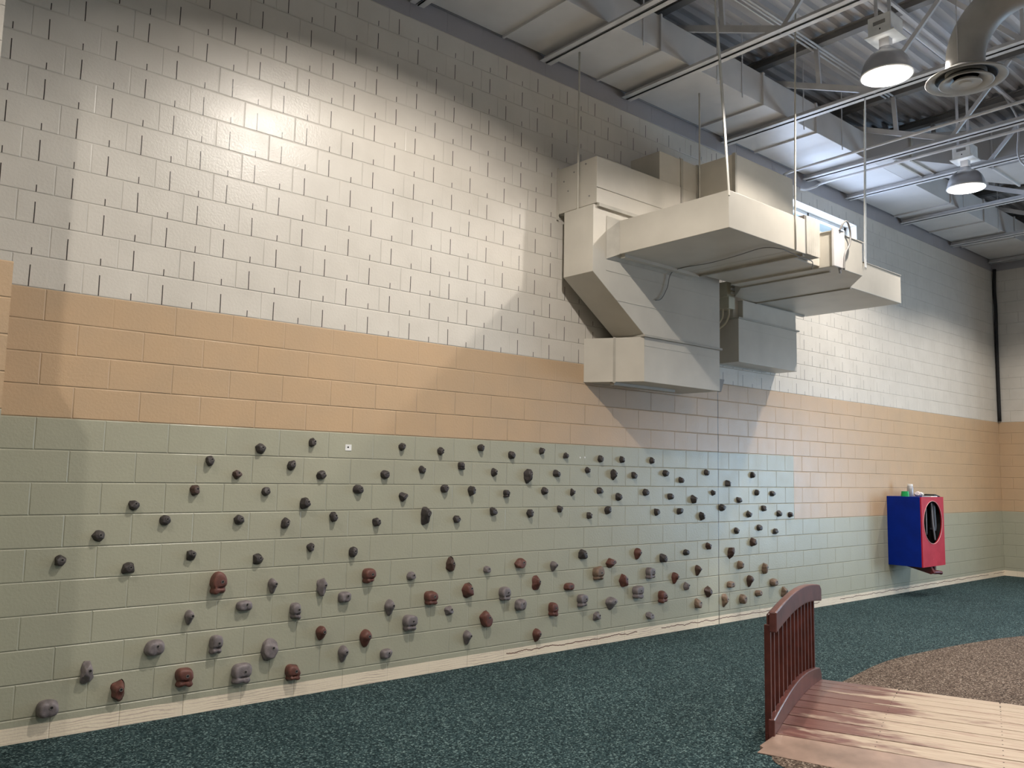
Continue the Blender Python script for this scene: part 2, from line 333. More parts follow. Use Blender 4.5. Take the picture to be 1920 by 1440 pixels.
# ---------------------------------------------------------------- high bay pendant lamps
def lamp(x, y, label, rim=RIM_Z, tilt=0, src=.075, k=1.0):
    r = thing('pendant_lamp', label, 'lamp', (x, y, rim), group='high bay pendant lamps')
    L = lambda nm, g, m, **kw: obj(nm, g, m, r, **kw)
    r.rotation_euler = (math.radians(tilt), 0, 0)
    R0 = .215
    out = [(R0+.006,-.004),(R0,0),(.212,.04),(.200,.09),(.178,.14),(.145,.183),(.100,.213),(.062,.228),(.058,.262)]
    inn = [(.056,.222),(.096,.206),(.140,.176),(.172,.133),(.193,.086),(.205,.038),(R0-.007,.0)]
    L('reflector', G().lathe((0,0,0), out, 48, closed=True), M_gal, smooth=True)
    L('reflector_lining', G().lathe((0,0,0), inn, 48, closed=True), M_lining, smooth=True)
    rim = [(R0+.008*math.cos(a), .008*math.sin(a)) for a in [2*PI*k/8 for k in range(9)]]
    L('rim', G().lathe((0,0,0), rim, 48, closed=True), M_white, smooth=True)
    L('bulb', G().lathe((0,0,.12), [(.001,-.03),(.03,-.02),(.045,.01),(.045,.05),(.03,.09),(.02,.13)], 20), M_bulb, smooth=True)
    L('lamp_neck', G().box(-.035,.035,-.045,.045,.24,.35), M_steel)
    L('mounting_tray', G().box(-.13,.13,-.135,.135,.345,.358), M_white)
    b = L('ballast_housing', G().box(-.12,.12,-.105,.105,.358,.53), M_white, bevel=.006)
    o = obj('vent_slot', G().box(-.1215,-.1195,-.055,.055,.44,.475), M_steeld, b); o = obj('knockout', G().box(-.1215,-.1195,-.012,.0,.39,.405), M_dark, b)
    for s in (-1, 1): L('hanger_bracket', G().box(-.05,-.04,s*.06-.015,s*.06+.015,.53,1.315), M_steel)
    d = bpy.data.lights.new('lamp_light', 'AREA'); d.shape = 'DISK'; d.size = .13; d.energy = P_LAMP*k*(1.0 if y > -5 else P_BACK); d.color = (1.0,.925,.84)
    o = bpy.data.objects.new('lamp_light', d); C.objects.link(o); o.parent = r; o.location = (0,0,src)
    return r
LL = ['round high bay pendant lamp just above the picture, over the bright left wall patch', 'nearer lit pendant lamp with spun metal dome beside the round diffuser', 'farther lit pendant lamp below the wide branch duct', 'pendant lamp close to the far end wall, right of the picture', 'pendant lamp left of the pier, outside the picture',
      'unseen fill lamp added behind the viewer at the left', 'unseen fill lamp added behind the viewer over the bridge', 'unseen fill lamp added over the brown floor patch, right of the picture', 'unseen fill lamp added by the glazed entrance']
for i, ((x, y), l) in enumerate(zip(LAMPS, LL)): lamp(x, y, l, **{0: dict(tilt=17, src=.105, k=1.2), 1: dict(k=.72), 2: dict(k=.8), 3: dict(k=.8), 4: dict(k=.55)}.get(i, {}))

# ---------------------------------------------------------------- round ceiling diffuser on its elbow
r = thing('air_diffuser', 'round grey ceiling diffuser with concentric rings on a thick curved duct', 'diffuser', (5.98, -3.28, 5.0))
L = lambda nm, g, m, **k: obj(nm, g, m, r, **k)
M_dif = simple('diffuser_paint', (.46,.45,.43), .5)
el = [Vector((0,0,.02)), Vector((0,0,.15))]; Rb = .45
for k in range(1, 17): a = k/16*PI/2; el.append(Vector((0, -Rb*(1-math.cos(a)), .15+Rb*math.sin(a))))
el.append(el[-1]+Vector((0,-.9,0))); el.append(el[-1]+Vector((0,-2.2,0)))
L('elbow_duct', G().tube(el, [.148]*len(el), 32), M_dif, smooth='auto')
L('neck_collar', G().lathe((0,0,0), [(.152,.02),(.156,.02),(.156,.10),(.152,.10)], 40), M_dif, smooth='auto')
L('outer_cone', G().lathe((0,0,0), [(.150,.075),(.158,.080),(.235,.030),(.303,-.002),(.307,-.010),(.301,-.016),(.262,-.006),(.215,.018),(.172,.052),(.152,.070)], 64, closed=True), M_dif, smooth=True)
L('throat_shade', G().lathe((0,0,0), [(.001,.060),(.148,.060),(.170,.044),(.226,.006),(.232,.0085),(.170,.052),(.151,.068),(.001,.066)], 56), M_dark)  # black cone puts the shade of the diffuser slot into colour
L('middle_cone', G().lathe((0,0,0), [(.095,.030),(.150,.012),(.203,-.030),(.207,-.036),(.198,-.040),(.150,-.018),(.112,.000),(.092,.024)], 64, closed=True), M_dif, smooth=True)
L('inner_cone', G().lathe((0,0,0), [(.001,.006),(.05,.004),(.096,-.020),(.116,-.040),(.112,-.045),(.075,-.036),(.050,-.040),(.046,-.047),(.001,-.048)], 48), M_dif, smooth='auto')
for s in (-1, 1): L('hanger_wire', G().tube([(s*.15,0,.05),(s*.16,0,1.6)], .004, 6), M_steel)
# ---------------------------------------------------------------- hanging ventilation unit
r = thing('ventilation_unit', 'cream painted sheet metal ventilation unit hanging off the block wall', 'ventilation unit', (6.0, -.6, 3.8))
P = lambda nm, g, m=None, **k: part(nm, g, m or M_duct, r, **k)
bv = dict(bevel=.004)
a = P('return_box', G().box(4.447, 5.72, -.545, -.0, 4.245, 4.703), **bv)
P('box_lip', G().box(4.44, 4.447, -.03, -.0, 4.19, 4.72))
P('return_box_seam', G().box(4.45, 5.74, -.551, -.545, 4.396, 4.402), M_flange)
P('mounting_rail', G().box(4.47, 5.3, -.56, -.50, 4.212, 4.245), M_flange)
P('drop_duct', G().prism([(4.42,4.23),(4.42,3.58),(5.16,3.062),(6.41,3.062),(6.41,4.0),(5.6,4.23)], -.53, -.135), **bv)
for pt in (((4.425,3.30+.275),(4.9,3.30+.275)),): pass
for z in (3.35, 3.62): P('panel_crease', G().box(4.75 if z < 3.5 else 4.6, 6.409, -.534, -.530, z-.003, z+.003), M_duct)
P('joint_angle', G().box(5.14, 6.42, -.555, -.13, 3.045, 3.066), M_flange)
P('plenum_box', G().prism([(4.85,0.0),(5.16,-.53),(6.405,-.53),(6.405,0.0)], 2.60, 3.045, 'z'), **bv)
P('plenum_crease', G().box(5.165, 6.40, -.533, -.530, 2.955, 2.960), M_duct)
g = G(); g.prism([(5.00,-.262),(5.012,-.285),(5.025,-.262+.0)], 2.59, 3.05, 'z'); P('collar_strip', g, M_flange)
P('bottom_rail', G().box(5.02, 5.98, -.26, -.20, 2.572, 2.60), M_flange)
P('open_damper_flap', G().prism([(6.405,2.605),(6.47,2.60),(6.53,2.74),(6.405,2.74)], -.50, -.47), M_steeld)
# arm that reaches out over the room
P('supply_arm', G().box(4.71, 5.735, -1.838, -.60, 3.782, 4.110), **bv)
g = G(); g.loft([[(4.60,-.535,3.730),(5.9,-.535,3.730),(5.9,-.535,4.150),(4.60,-.535,4.150)],[(4.715,-.60,3.782),(5.9,-.60,3.782),(5.9,-.60,4.108),(4.715,-.60,4.108)]]); P('arm_collar', g, M_canvas)
P('arm_base_rail', G().box(4.75, 5.9, -.64, -.58, 3.752, 3.782), M_duct)
P('arm_end_panel', G().box(5.739, 5.935, -1.832, -.60, 3.782, 4.118), **bv)
P('dark_joint', G().box(5.932, 5.95, -1.83, -.60, 3.786, 4.16), M_steeld)
g = G(); n = 7; x0, x1 = 5.95, 6.19
pts = [(x0+(x1-x0)*i/(2*n), -1.838+(.008 if i % 2 else 0)) for i in range(2*n+1)]
g.prism(pts+[(x1,-.62),(x0,-.62)], 3.79, 4.16, 'z'); P('pleated_connector', g, M_canvas)
P('unit_body', G().box(5.95, 6.63, -1.69, -.66, 3.775, 4.14), **bv)
P('filter_housing', G().prism([(6.44,-1.832),(7.04,-1.832),(7.00,-.32),(6.63,-.657),(6.44,-.657)], 3.757, 4.106, 'z'), **bv)
P('housing_cap', G().box(6.43, 7.06, -1.84, -.7, 4.106, 4.114))
P('junction_panel', G().box(6.42, 6.63, -1.86, -1.832, 3.752, 4.135), M_duct2, bevel=.004)
P('flexible_conduit', G().tube(smooth_path([(6.52,-1.865,4.12),(6.54,-1.90,4.20),(6.62,-1.90,4.215),(6.70,-1.885,4.12),(6.68,-1.88,4.0),(6.60,-1.875,3.90),(6.585,-1.87,3.74)], 6), .010, 8), M_steeld, smooth=True)
P('pipe_fitting', G().tube([(6.56,-1.84,3.755),(6.56,-1.84,3.70)], [.016,.010], 8), M_gal, smooth=True)
P('underside_flange', G().prism([(6.61,-1.70),(6.635,-1.70),(6.635,-.655),(6.61,-.655)], 3.745, 3.775, 'z'), M_flange)
P('underside_flange', G().box(5.905, 5.935, -1.82, -.62, 3.760, 3.784), M_flange)
P('offset_section', G().prism([(7.04,-1.830),(7.48,-1.462),(7.50,-.24),(7.002,-.322)], 3.762, 4.104, 'z'), **bv)
P('discharge_box', G().box(7.49, 8.715, -1.460, -.225, 3.772, 4.108), **bv)
P('discharge_flange', G().box(7.475, 7.505, -1.468, -.23, 3.752, 3.775), M_flange)
P('discharge_back_rail', G().box(7.55, 8.62, -.262, -.222, 3.752, 3.772), M_flange)
P('discharge_top_lip', G().box(7.75, 8.715, -1.468, -1.445, 4.108, 4.114))
# upper ductwork
P('intake_duct', G().box(5.39, 6.03, -.53, -.137, 4.70, 5.012), **bv)
P('intake_flange', G().box(5.725, 5.76, -.545, -.13, 4.11, 5.018), M_flange)
P('intake_flange', G().box(6.00, 6.028, -.545, -.13, 4.11, 5.018), M_flange)
P('intake_riser', G().box(5.74, 6.03, -.528, -.137, 4.11, 5.00), **bv)
P('fan_cabinet', G().box(6.028, 7.14, -1.0, -.15, 4.112, 5.022), **bv)
P('cabinet_corner', G().box(6.02, 6.052, -1.01, -.97, 4.112, 5.030), M_flange)
P('intake_collar', G().box(4.95, 5.74, -.528, -.137, 4.11, 4.70), M_canvas)
# lower right branch
P('outlet_box', G().box(7.09, 8.345, -.305, -.0, 3.012, 3.530), **bv)
P('outlet_riser', G().box(7.19, 8.340, -.298, -.0, 3.530, 3.752), **bv)
P('outlet_riser_side', G().box(7.09, 7.19, -.235, -.0, 3.530, 3.98), **bv)
P('outlet_flange', G().box(7.08, 8.39, -.320, -.0, 3.518, 3.536), M_flange)
P('outlet_crease', G().box(7.10, 8.33, -.3075, -.305, 3.408, 3.413), M_duct)
P('outlet_bottom_edge', G().box(7.09, 8.10, -.02, -.0, 3.002, 3.012), M_flange)
M_box = simple('old_cream_enamel', (.62,.58,.44), .4)
e = P('switch_box', G().box(6.95, 7.075, -.25, -.10, 3.765, 3.945), M_box, bevel=.004)
P('switch_box_lower', G().box(6.965, 7.085, -.262, -.10, 3.63, 3.770), M_box, bevel=.003)
for k in range(3): obj('toggle', G().box(7.02, 7.07, -.272, -.25, 3.90-k*.048, 3.928-k*.048), M_white, e, off=tuple(r.location))
P('switch_box_conduit', G().tube(smooth_path([(7.03,-.21,3.64),(7.03,-.21,3.55),(7.0,-.17,3.45),(6.93,-.08,3.37)], 6), .014, 8), M_box, smooth=True)
P('switch_box_conduit', G().tube(smooth_path([(6.98,-.17,3.64),(6.97,-.16,3.52),(6.92,-.10,3.42),(6.86,-.04,3.36)], 6), .012, 8), M_box, smooth=True)
P('control_cable', G().tube(smooth_path([(5.319,-.54,3.433),(5.402,-.548,3.462),(5.487,-.552,3.585),(5.538,-.60,3.765),(5.545,-1.025,3.768),(5.50,-1.36,3.768),(5.43,-1.70,3.768),(5.56,-1.80,3.765),(5.68,-1.80,3.765),(5.92,-1.80,3.75),(6.18,-1.76,3.765),(6.215,-1.735,3.70)], 6), .0045, 6), M_steeld, smooth=True)
# screws, dents and rust spots stay small
for (y, z) in ((-.10,4.56),(-.24,4.62),(-.40,4.66),(-.30,4.40),(-.45,4.33),(-.16,4.45)): P('screw', G().box(4.440, 4.447, y-.006, y+.006, z-.006, z+.006), M_steeld)
# rods and straps
P('hanger_rod', G().tube([(4.432,-.31,3.60),(4.432,-.31,5.82)], .010, 8), M_rod, smooth=True)
P('hanger_rod', G().tube([(6.02,-.562,4.12),(6.02,-.562,5.82)], .010, 8), M_rod, smooth=True)
P('hanger_strap', G().loft([[(4.70,-1.845,4.06),(4.724,-1.845,4.06),(4.724,-1.838,4.06),(4.70,-1.838,4.06)],[(4.67,-1.80,5.0),(4.70,-1.80,5.0),(4.70,-1.79,5.0),(4.67,-1.79,5.0)],[(4.63,-1.775,5.66),(4.66,-1.775,5.66),(4.66,-1.768,5.66),(4.63,-1.768,5.66)],[(4.635,-1.77,5.72),(4.645,-1.77,5.72),(4.645,-1.76,5.72),(4.635,-1.76,5.72)],[(4.645,-1.765,6.61),(4.655,-1.765,6.61),(4.655,-1.755,6.61),(4.645,-1.755,6.61)]]), M_rod)
P('hanger_rod', G().tube([(5.742,-1.845,3.78),(5.742,-1.845,4.12),(5.80,-1.84,5.75),(5.83,-1.84,6.52)], .0085, 8), M_rod, smooth=True)
P('hanger_strap', G().loft([[(7.81,-1.476,4.05),(7.85,-1.476,4.05),(7.85,-1.470,4.05),(7.81,-1.470,4.05)],[(7.80,-1.478,4.15),(7.845,-1.478,4.15),(7.845,-1.470,4.15),(7.80,-1.470,4.15)],[(7.30,-1.765,5.62),(7.335,-1.765,5.62),(7.335,-1.757,5.62),(7.30,-1.757,5.62)],[(7.27,-1.79,5.752),(7.285,-1.79,5.752),(7.285,-1.782,5.752),(7.27,-1.782,5.752)]]), M_white)

# ---------------------------------------------------------------- small plate and wall marks
tag(obj('bolt_plate', G().box(2.18, 2.235, -.004, .0, 1.832, 1.880), M_white), 'small bare white plate with bolt hole where a climbing hold is missing', 'plate')
obj('bolt_hole', G().tube([(2.205,-.0052,1.858),(2.205,-.003,1.858)], .007, 10), M_dark, bpy.data.objects['bolt_plate'])
for x, y in ((4.813,1.845),(4.880,1.848)): tag(obj('wall_plug', G().tube([(x,-.003,y),(x,0,y)], .009, 8), M_white), 'small white wall plug, one of a pair above the holds', 'wall plug', 'pair of white wall plugs')

# ---------------------------------------------------------------- climbing holds
HOLDS = [(1.104,1.725,0.056,0.071,0.050,'D','n'),(1.308,1.633,0.064,0.065,0.045,'B','f'),(1.014,1.518,0.064,0.074,0.052,'B','n'),(0.613,1.421,0.070,0.066,0.046,'D','n'),(0.823,1.316,0.064,0.064,0.045,'D','r'),(1.341,1.308,0.066,0.071,0.050,'D','f'),(0.407,1.222,0.072,0.068,0.048,'D','n'),(0.195,1.075,0.064,0.068,0.047,'D','n'),(1.011,1.077,0.062,0.071,0.050,'D','s'),(0.606,1.006,0.074,0.069,0.048,'D','s'),(1.214,0.864,0.120,0.148,0.068,'R','u'),(1.411,0.697,0.114,0.075,0.053,'G','b'),(1.023,0.653,0.061,0.098,0.068,'G','p'),(0.801,0.475,0.130,0.104,0.068,'G','b'),(1.217,0.446,0.090,0.127,0.068,'G','u'),(0.397,0.370,0.076,0.123,0.068,'G','l'),(0.590,0.226,0.081,0.129,0.068,'R','l'),(1.008,0.254,0.117,0.127,0.068,'R','u'),(1.414,0.225,0.136,0.139,0.068,'G','u'),(0.186,0.182,0.126,0.107,0.068,'G','b'),(1.474,1.822,0.070,0.071,0.049,'D','n'),(1.892,1.882,0.051,0.070,0.049,'D','n'),(1.727,1.707,0.068,0.072,0.050,'D','f'),(1.978,1.637,0.078,0.066,0.046,'D','n'),(1.535,1.511,0.057,0.063,0.044,'D','r'),(1.851,1.421,0.076,0.092,0.064,'D','f'),(2.311,1.527,0.081,0.072,0.051,'D','n'),(2.552,1.646,0.070,0.067,0.047,'D','r'),(2.709,1.878,0.055,0.069,0.048,'D','f'),(3.102,1.853,0.051,0.071,0.050,'D','n'),(2.919,1.690,0.062,0.065,0.046,'D','n'),(3.325,1.732,0.056,0.070,0.049,'D','u'),(2.732,1.465,0.074,0.071,0.050,'D','w'),(3.156,1.534,0.068,0.071,0.050,'D','r'),(1.698,1.274,0.064,0.074,0.052,'D','n'),(2.097,1.314,0.059,0.077,0.054,'D','n'),(2.487,1.266,0.063,0.077,0.054,'D','f'),(2.960,1.306,0.083,0.133,0.068,'D','l'),(3.297,1.270,0.068,0.067,0.047,'D','n'),(1.915,1.084,0.059,0.068,0.048,'D','w'),(2.280,1.036,0.054,0.078,0.055,'D','r'),(1.499,1.022,0.070,0.069,0.048,'D','s'),(2.430,0.843,0.106,0.118,0.068,'R','u'),(2.841,0.814,0.072,0.067,0.047,'G','r'),(3.239,0.885,0.076,0.123,0.068,'B','l'),(1.621,0.826,0.066,0.106,0.068,'G','p'),(2.024,0.784,0.074,0.120,0.068,'G','l'),(2.222,0.693,0.106,0.082,0.057,'G','b'),(3.039,0.621,0.117,0.121,0.068,'R','u'),(1.810,0.622,0.084,0.126,0.068,'G','u'),(2.638,0.579,0.081,0.128,0.068,'G','p'),(2.832,0.436,0.120,0.134,0.068,'G','u'),(3.238,0.500,0.081,0.072,0.051,'G','n'),(2.029,0.441,0.076,0.102,0.068,'R','p'),(2.424,0.361,0.094,0.134,0.068,'R','p'),(1.619,0.365,0.127,0.143,0.068,'G','n'),(2.227,0.264,0.077,0.125,0.068,'G','p'),(2.620,0.214,0.104,0.081,0.057,'G','b'),(1.809,0.179,0.111,0.125,0.068,'R','u'),(3.435,0.657,0.106,0.136,0.068,'R','n'),(3.544,1.900,0.058,0.070,0.049,'D','f'),(3.908,1.844,0.063,0.068,0.048,'D','r'),(4.285,1.894,0.045,0.071,0.049,'D','f'),(4.607,1.861,0.054,0.055,0.042,'D','s'),(5.096,1.839,0.055,0.068,0.047,'D','r'),(3.701,1.683,0.048,0.072,0.051,'D','n'),(4.113,1.649,0.080,0.130,0.068,'D','l'),(4.482,1.681,0.067,0.071,0.050,'D','n'),(4.913,1.720,0.055,0.064,0.045,'D','f'),(5.287,1.683,0.064,0.103,0.068,'D','l'),(5.417,1.840,0.049,0.069,0.049,'D','r'),(5.894,1.841,0.046,0.069,0.048,'D','r'),(5.610,1.677,0.059,0.069,0.049,'D','s'),(6.127,1.708,0.077,0.075,0.053,'D','f'),(3.446,1.512,0.058,0.094,0.066,'D','w'),(3.854,1.490,0.061,0.071,0.050,'D','u'),(4.331,1.515,0.070,0.069,0.048,'D','r'),(4.701,1.503,0.042,0.068,0.047,'D','n'),(5.093,1.519,0.064,0.060,0.042,'D','s'),(5.366,1.456,0.064,0.079,0.056,'D','f'),(5.797,1.503,0.072,0.070,0.049,'D','r'),(6.209,1.460,0.069,0.072,0.051,'D','f'),(3.700,1.331,0.063,0.071,0.050,'D','s'),(4.146,1.308,0.061,0.077,0.054,'D','n'),(4.535,1.340,0.051,0.064,0.045,'D','s'),(4.936,1.273,0.045,0.072,0.051,'D','n'),(5.206,1.324,0.063,0.078,0.055,'D','n'),(5.979,1.290,0.067,0.070,0.049,'D','s'),(4.854,0.897,0.104,0.088,0.062,'D','n'),(3.647,0.819,0.066,0.060,0.042,'G','r'),(4.040,0.852,0.111,0.085,0.060,'R','n'),(4.456,0.805,0.062,0.094,0.066,'G','p'),(5.257,0.793,0.112,0.091,0.063,'R','n'),(5.663,0.863,0.074,0.111,0.068,'R','p'),(6.077,0.794,0.067,0.093,0.065,'D','s'),(4.240,0.663,0.075,0.116,0.068,'R','l'),(4.666,0.596,0.117,0.073,0.051,'R','b'),(5.067,0.692,0.124,0.132,0.068,'T','u'),(5.453,0.604,0.103,0.124,0.068,'R','n'),(5.869,0.655,0.112,0.120,0.068,'G','u'),(6.282,0.576,0.075,0.121,0.068,'R','p'),(3.851,0.591,0.111,0.124,0.068,'G','u'),(3.439,0.255,0.074,0.119,0.068,'G','p'),(4.041,0.479,0.111,0.105,0.068,'G','b'),(3.641,0.388,0.111,0.144,0.068,'R','n'),(4.450,0.402,0.087,0.130,0.068,'R','u'),(4.853,0.452,0.119,0.128,0.068,'G','u'),(5.265,0.392,0.135,0.129,0.068,'G','p'),(5.665,0.473,0.128,0.123,0.068,'G','u'),(6.072,0.394,0.110,0.124,0.068,'R','u'),(4.254,0.183,0.078,0.127,0.068,'R','p'),(5.065,0.281,0.089,0.075,0.053,'G','s'),(5.873,0.209,0.113,0.071,0.050,'G','s'),(6.396,1.637,0.052,0.075,0.053,'D','n'),(6.865,1.728,0.059,0.069,0.048,'D','r'),(7.280,1.605,0.071,0.073,0.051,'D','s'),(7.783,1.711,0.047,0.074,0.052,'D','r'),(6.618,1.424,0.073,0.090,0.063,'D','w'),(6.989,1.496,0.058,0.063,0.044,'D','n'),(7.497,1.413,0.066,0.065,0.046,'D','s'),(7.874,1.499,0.066,0.071,0.050,'D','n'),(8.220,1.486,0.079,0.064,0.045,'D','r'),(6.372,1.297,0.076,0.077,0.054,'D','n'),(6.765,1.232,0.056,0.090,0.063,'D','w'),(7.157,1.326,0.084,0.076,0.053,'D','r'),(7.694,1.238,0.073,0.083,0.058,'D','w'),(8.017,1.304,0.067,0.071,0.050,'D','n'),(8.360,1.233,0.085,0.075,0.053,'D','s'),(8.630,1.216,0.080,0.066,0.046,'D','n'),(7.443,1.047,0.066,0.074,0.052,'D','n'),(7.922,1.071,0.083,0.070,0.049,'D','r'),(8.277,1.016,0.092,0.063,0.044,'D','s'),(6.489,0.842,0.088,0.066,0.046,'D','n'),(6.888,0.893,0.074,0.082,0.057,'B','w'),(7.773,0.905,0.076,0.095,0.067,'B','r'),(7.319,0.796,0.077,0.125,0.068,'B','l'),(6.689,0.634,0.072,0.116,0.068,'B','p'),(7.504,0.647,0.073,0.094,0.066,'T','r'),(8.019,0.579,0.075,0.121,0.068,'T','l'),(6.487,0.474,0.070,0.082,0.057,'G','n'),(6.877,0.385,0.099,0.118,0.068,'B','w'),(7.315,0.434,0.118,0.074,0.052,'T','b'),(7.701,0.449,0.090,0.137,0.068,'B','p'),(8.210,0.394,0.121,0.098,0.068,'T','r'),(6.687,0.267,0.093,0.110,0.068,'T','n'),(7.200,0.259,0.083,0.134,0.068,'T','l'),(7.548,0.248,0.094,0.108,0.068,'T','r'),(7.889,0.290,0.106,0.081,0.057,'T','n'),(8.450,0.263,0.089,0.111,0.068,'T','l'),]
HC = {'D': ((.048,.040,.040), 'charcoal'), 'B': ((.070,.038,.030), 'dark brown'), 'R': ((.135,.052,.040), 'reddish-brown'), 'G': ((.185,.160,.165), 'grey'), 'T': ((.20,.135,.095), 'tan brown')}
HM = {k: simple('hold_resin_'+n.replace(' ', '_').replace('-', '_'), c, .5, 0, .14, 26, .35, 160) for k, (c, n) in HC.items()}
M_bolt = simple('bolt_steel', (.30,.27,.26), .35, .5); 
SH = {'n': 'angular', 'f': 'jagged', 'r': 'round', 's': 'square', 'u': 'large lumpy', 'p': 'pear-shaped', 'b': 'wide oval', 'l': 'long upright', 'w': 'wedge-shaped'}
bm0 = bmesh.new(); bmesh.ops.create_icosphere(bm0, subdivisions=4, radius=1); ICO = [v.co.copy() for v in bm0.verts]; ICOF = [tuple(v.index for v in f.verts) for f in bm0.faces]; bm0.free()
def hold_fn(sh, rnd):
    planes = []
    if sh in 'nfswl' or sh == 'r':
        k = {'n': 9, 'f': 12, 's': 7, 'w': 8, 'l': 8, 'r': 16}[sh]
        for i in range(k):
            a = 2*PI*(i+rnd.random()*.6)/k; e = rnd.uniform(-.1, .9)
            planes.append((Vector((math.cos(a)*math.cos(e), -math.sin(e), math.sin(a)*math.cos(e))).normalized(), rnd.uniform(.70, .90) if sh != 'r' else rnd.uniform(.84,.93)))
        t = Vector((rnd.uniform(-.25,.25), -1, rnd.uniform(.05,.45))).normalized(); planes.append((t, rnd.uniform(.68,.80)))
    lobes = [(Vector((rnd.uniform(-1,1), rnd.uniform(-.9,-.1), rnd.uniform(-1,1))).normalized(), rnd.uniform(-.24,.22), rnd.uniform(5,12)) for _ in range(9 if sh == 'u' else 4)]
    ph = rnd.uniform(-.3,.3)
    def f(d):
        r = 1.0
        if sh in 'sbl': r = 1/((abs(d.x)**3.4+abs(d.y)**3.0+abs(d.z)**3.4)**(1/3.2)) if sh != 'b' else 1/((abs(d.x)**2.6+abs(d.y)**2.4+abs(d.z)**2.6)**(1/2.5))
        elif sh == 'u': r = 1/((abs(d.x)**3.2+abs(d.y)**2.6+abs(d.z)**3.2)**(1/3.0))
        for n_, c_ in planes:
            q = d.dot(n_)
            if q > .05: r = min(r, c_/q)
        for l_, a_, w_ in lobes: r *= 1+a_*(.75 if sh in 'ubp' else .4)*math.exp(w_*(d.dot(l_)-1))
        x, y, z = d.x*r, d.y*r, d.z*r
        if planes: x *= 1.17; z *= 1.14; y *= 1.05
        if sh == 'p':            # upper boss over a narrower foot
            s = .74+.26/(1+math.exp(-7*(z+.12))); x *= s*1.05; y *= .55+.45/(1+math.exp(-8*(z+.05))); z *= 1+.10*(z < 0)*(1-abs(x))
        if sh == 'w': s = .45+.55*min(1, max(0, (z+1)/1.3)); x *= s
        if sh == 'u':            # undercut mouth below the bolt boss
            y *= 1-.50*math.exp(-((z+.28)/.16)**2)*math.exp(-(x/.75)**2); x *= 1-.20*math.exp(-((z+.35)/.2)**2)
            if z < -.45: x += .22*ph*4*(-.45-z); z *= 1-.22*math.exp(-((x)/.32)**2)
        if sh == 'b': y *= 1-.22*math.exp(-((x-.25*ph*3)/.22)**2); z *= 1+.15*x*ph*3
        if sh == 'l': y *= .70+.30/(1+math.exp(-6*z)); x *= 1-.12*math.exp(-(z/.3)**2)
        if sh in 'nf': x += .14*ph*z*3
        if y < -.62: y = -.62-.16*math.tanh((-.62-y)/.16)      # flattened bolt face
        return x, y*1.2, z
    return f
order = {}
for i, h in enumerate(HOLDS): order.setdefault(8-int((h[1]-Z0)//CH), []).append(i)
rowname = ['top','second','third','fourth','fifth','sixth','seventh','eighth','ninth']
num = 'first second third fourth fifth sixth seventh eighth ninth tenth eleventh twelfth thirteenth fourteenth fifteenth sixteenth seventeenth eighteenth nineteenth twentieth twenty-first twenty-second'.split()
for rw, ids in sorted(order.items()):
    ids.sort(key=lambda i: HOLDS[i][0])
    for k, i in enumerate(ids):
        x, z, W, H, D, col, sh = HOLDS[i]; rnd = random.Random(100+i); f = hold_fn(sh, rnd)
        vs = []
        for d in ICO:
            a, b, c = f(d); vs.append((a*W*.5, min(b, .0)*D, c*H*.5) if b < 0 else (a*W*.5, 0, c*H*.5))
        keep = [q for q in ICOF if any(ICO[j].y < .02 for j in q)]
        g = G(); g.v = vs; g.f = keep
        o = obj('climbing_hold', g, HM[col], smooth='auto')
        o.location = (x, 0, z)
        pos = 'furthest right' if k == len(ids)-1 and k > 0 else num[k]+' from left'
        tag(o, '%s %s climbing hold, %s, %s green block course from top' % (SH[sh], HC[col][1], pos, rowname[rw]), 'climbing hold', 'climbing holds on the green wall')
        # bolt head sits in the face, a little above the middle
        bx, bz_ = W*.08, H*.13; best = min(vs, key=lambda p: (p[0]-bx)**2+(p[2]-bz_)**2+p[1]*.002); yb = best[1]
        bg = G(); tn = 12; R1 = min(.0115, H*.15)
        ring = lambda rr, yy: [(bx+rr*math.cos(2*PI*q/tn), yy, bz_+rr*math.sin(2*PI*q/tn)) for q in range(tn)]
        bg.loft([ring(R1, yb+.010), ring(R1, yb-.003), ring(R1*.78, yb-.003), ring(R1*.74, yb+.0)])
        bo = obj('bolt', bg, M_bolt, o)
        obj('bolt_recess', G().loft([ring(R1*.74, yb-.0012), ring(R1*.74, yb-.0002)]), M_dark, bo)

# ---------------------------------------------------------------- wall box with round opening
bx0, bx1, by, bz0, bz1 = 11.285, 12.035, -.503, .445, 1.447
r = thing('wall_box', 'blue and red wall box with a large round front opening', 'box', (11.66, 0, bz0))
M_blue = simple('glossy_blue_paint', (.0008,.018,.23), .5, 0, .06, 5); M_blue.node_tree.nodes['Principled BSDF'].inputs['Specular IOR Level'].default_value = .15
def redm():
    t = NT('worn_red_paint'); x, y, z, v = t.xyz()
    c = t.mix(t.ramp(t.noise(v, 7, 4), .35, .7), (.40,.005,.022), (.48,.018,.036)); c = t.mix(t.M('GREATER_THAN', t.noise(v, 26, 3, .6), .735), c, (.75,.50,.46)); return t.out(c, .5, spec=.25)
M_red = redm(); M_maroon = simple('dark_red_paint', (.10,.006,.010), .4)
th = .018
P = lambda nm, g, m, **k: part(nm, g, m, r, **k)
P('side_panel', G().box(bx0, bx0+th, by+th, 0, bz0, bz1), M_blue, bevel=.002); P('side_panel', G().box(bx1-th, bx1, by+th, 0, bz0, bz1), M_blue, bevel=.002)
P('top_panel', G().box(bx0+th, bx1-th, by+th, 0, bz1-th, bz1), M_blue); P('bottom_panel', G().box(bx0+th, bx1-th, by+th, 0, bz0, bz0+th), M_blue)
P('inner_back_shade', G().box(bx0+th, bx1-th, -.012, -.004, bz0+th, bz1-th), M_dark)
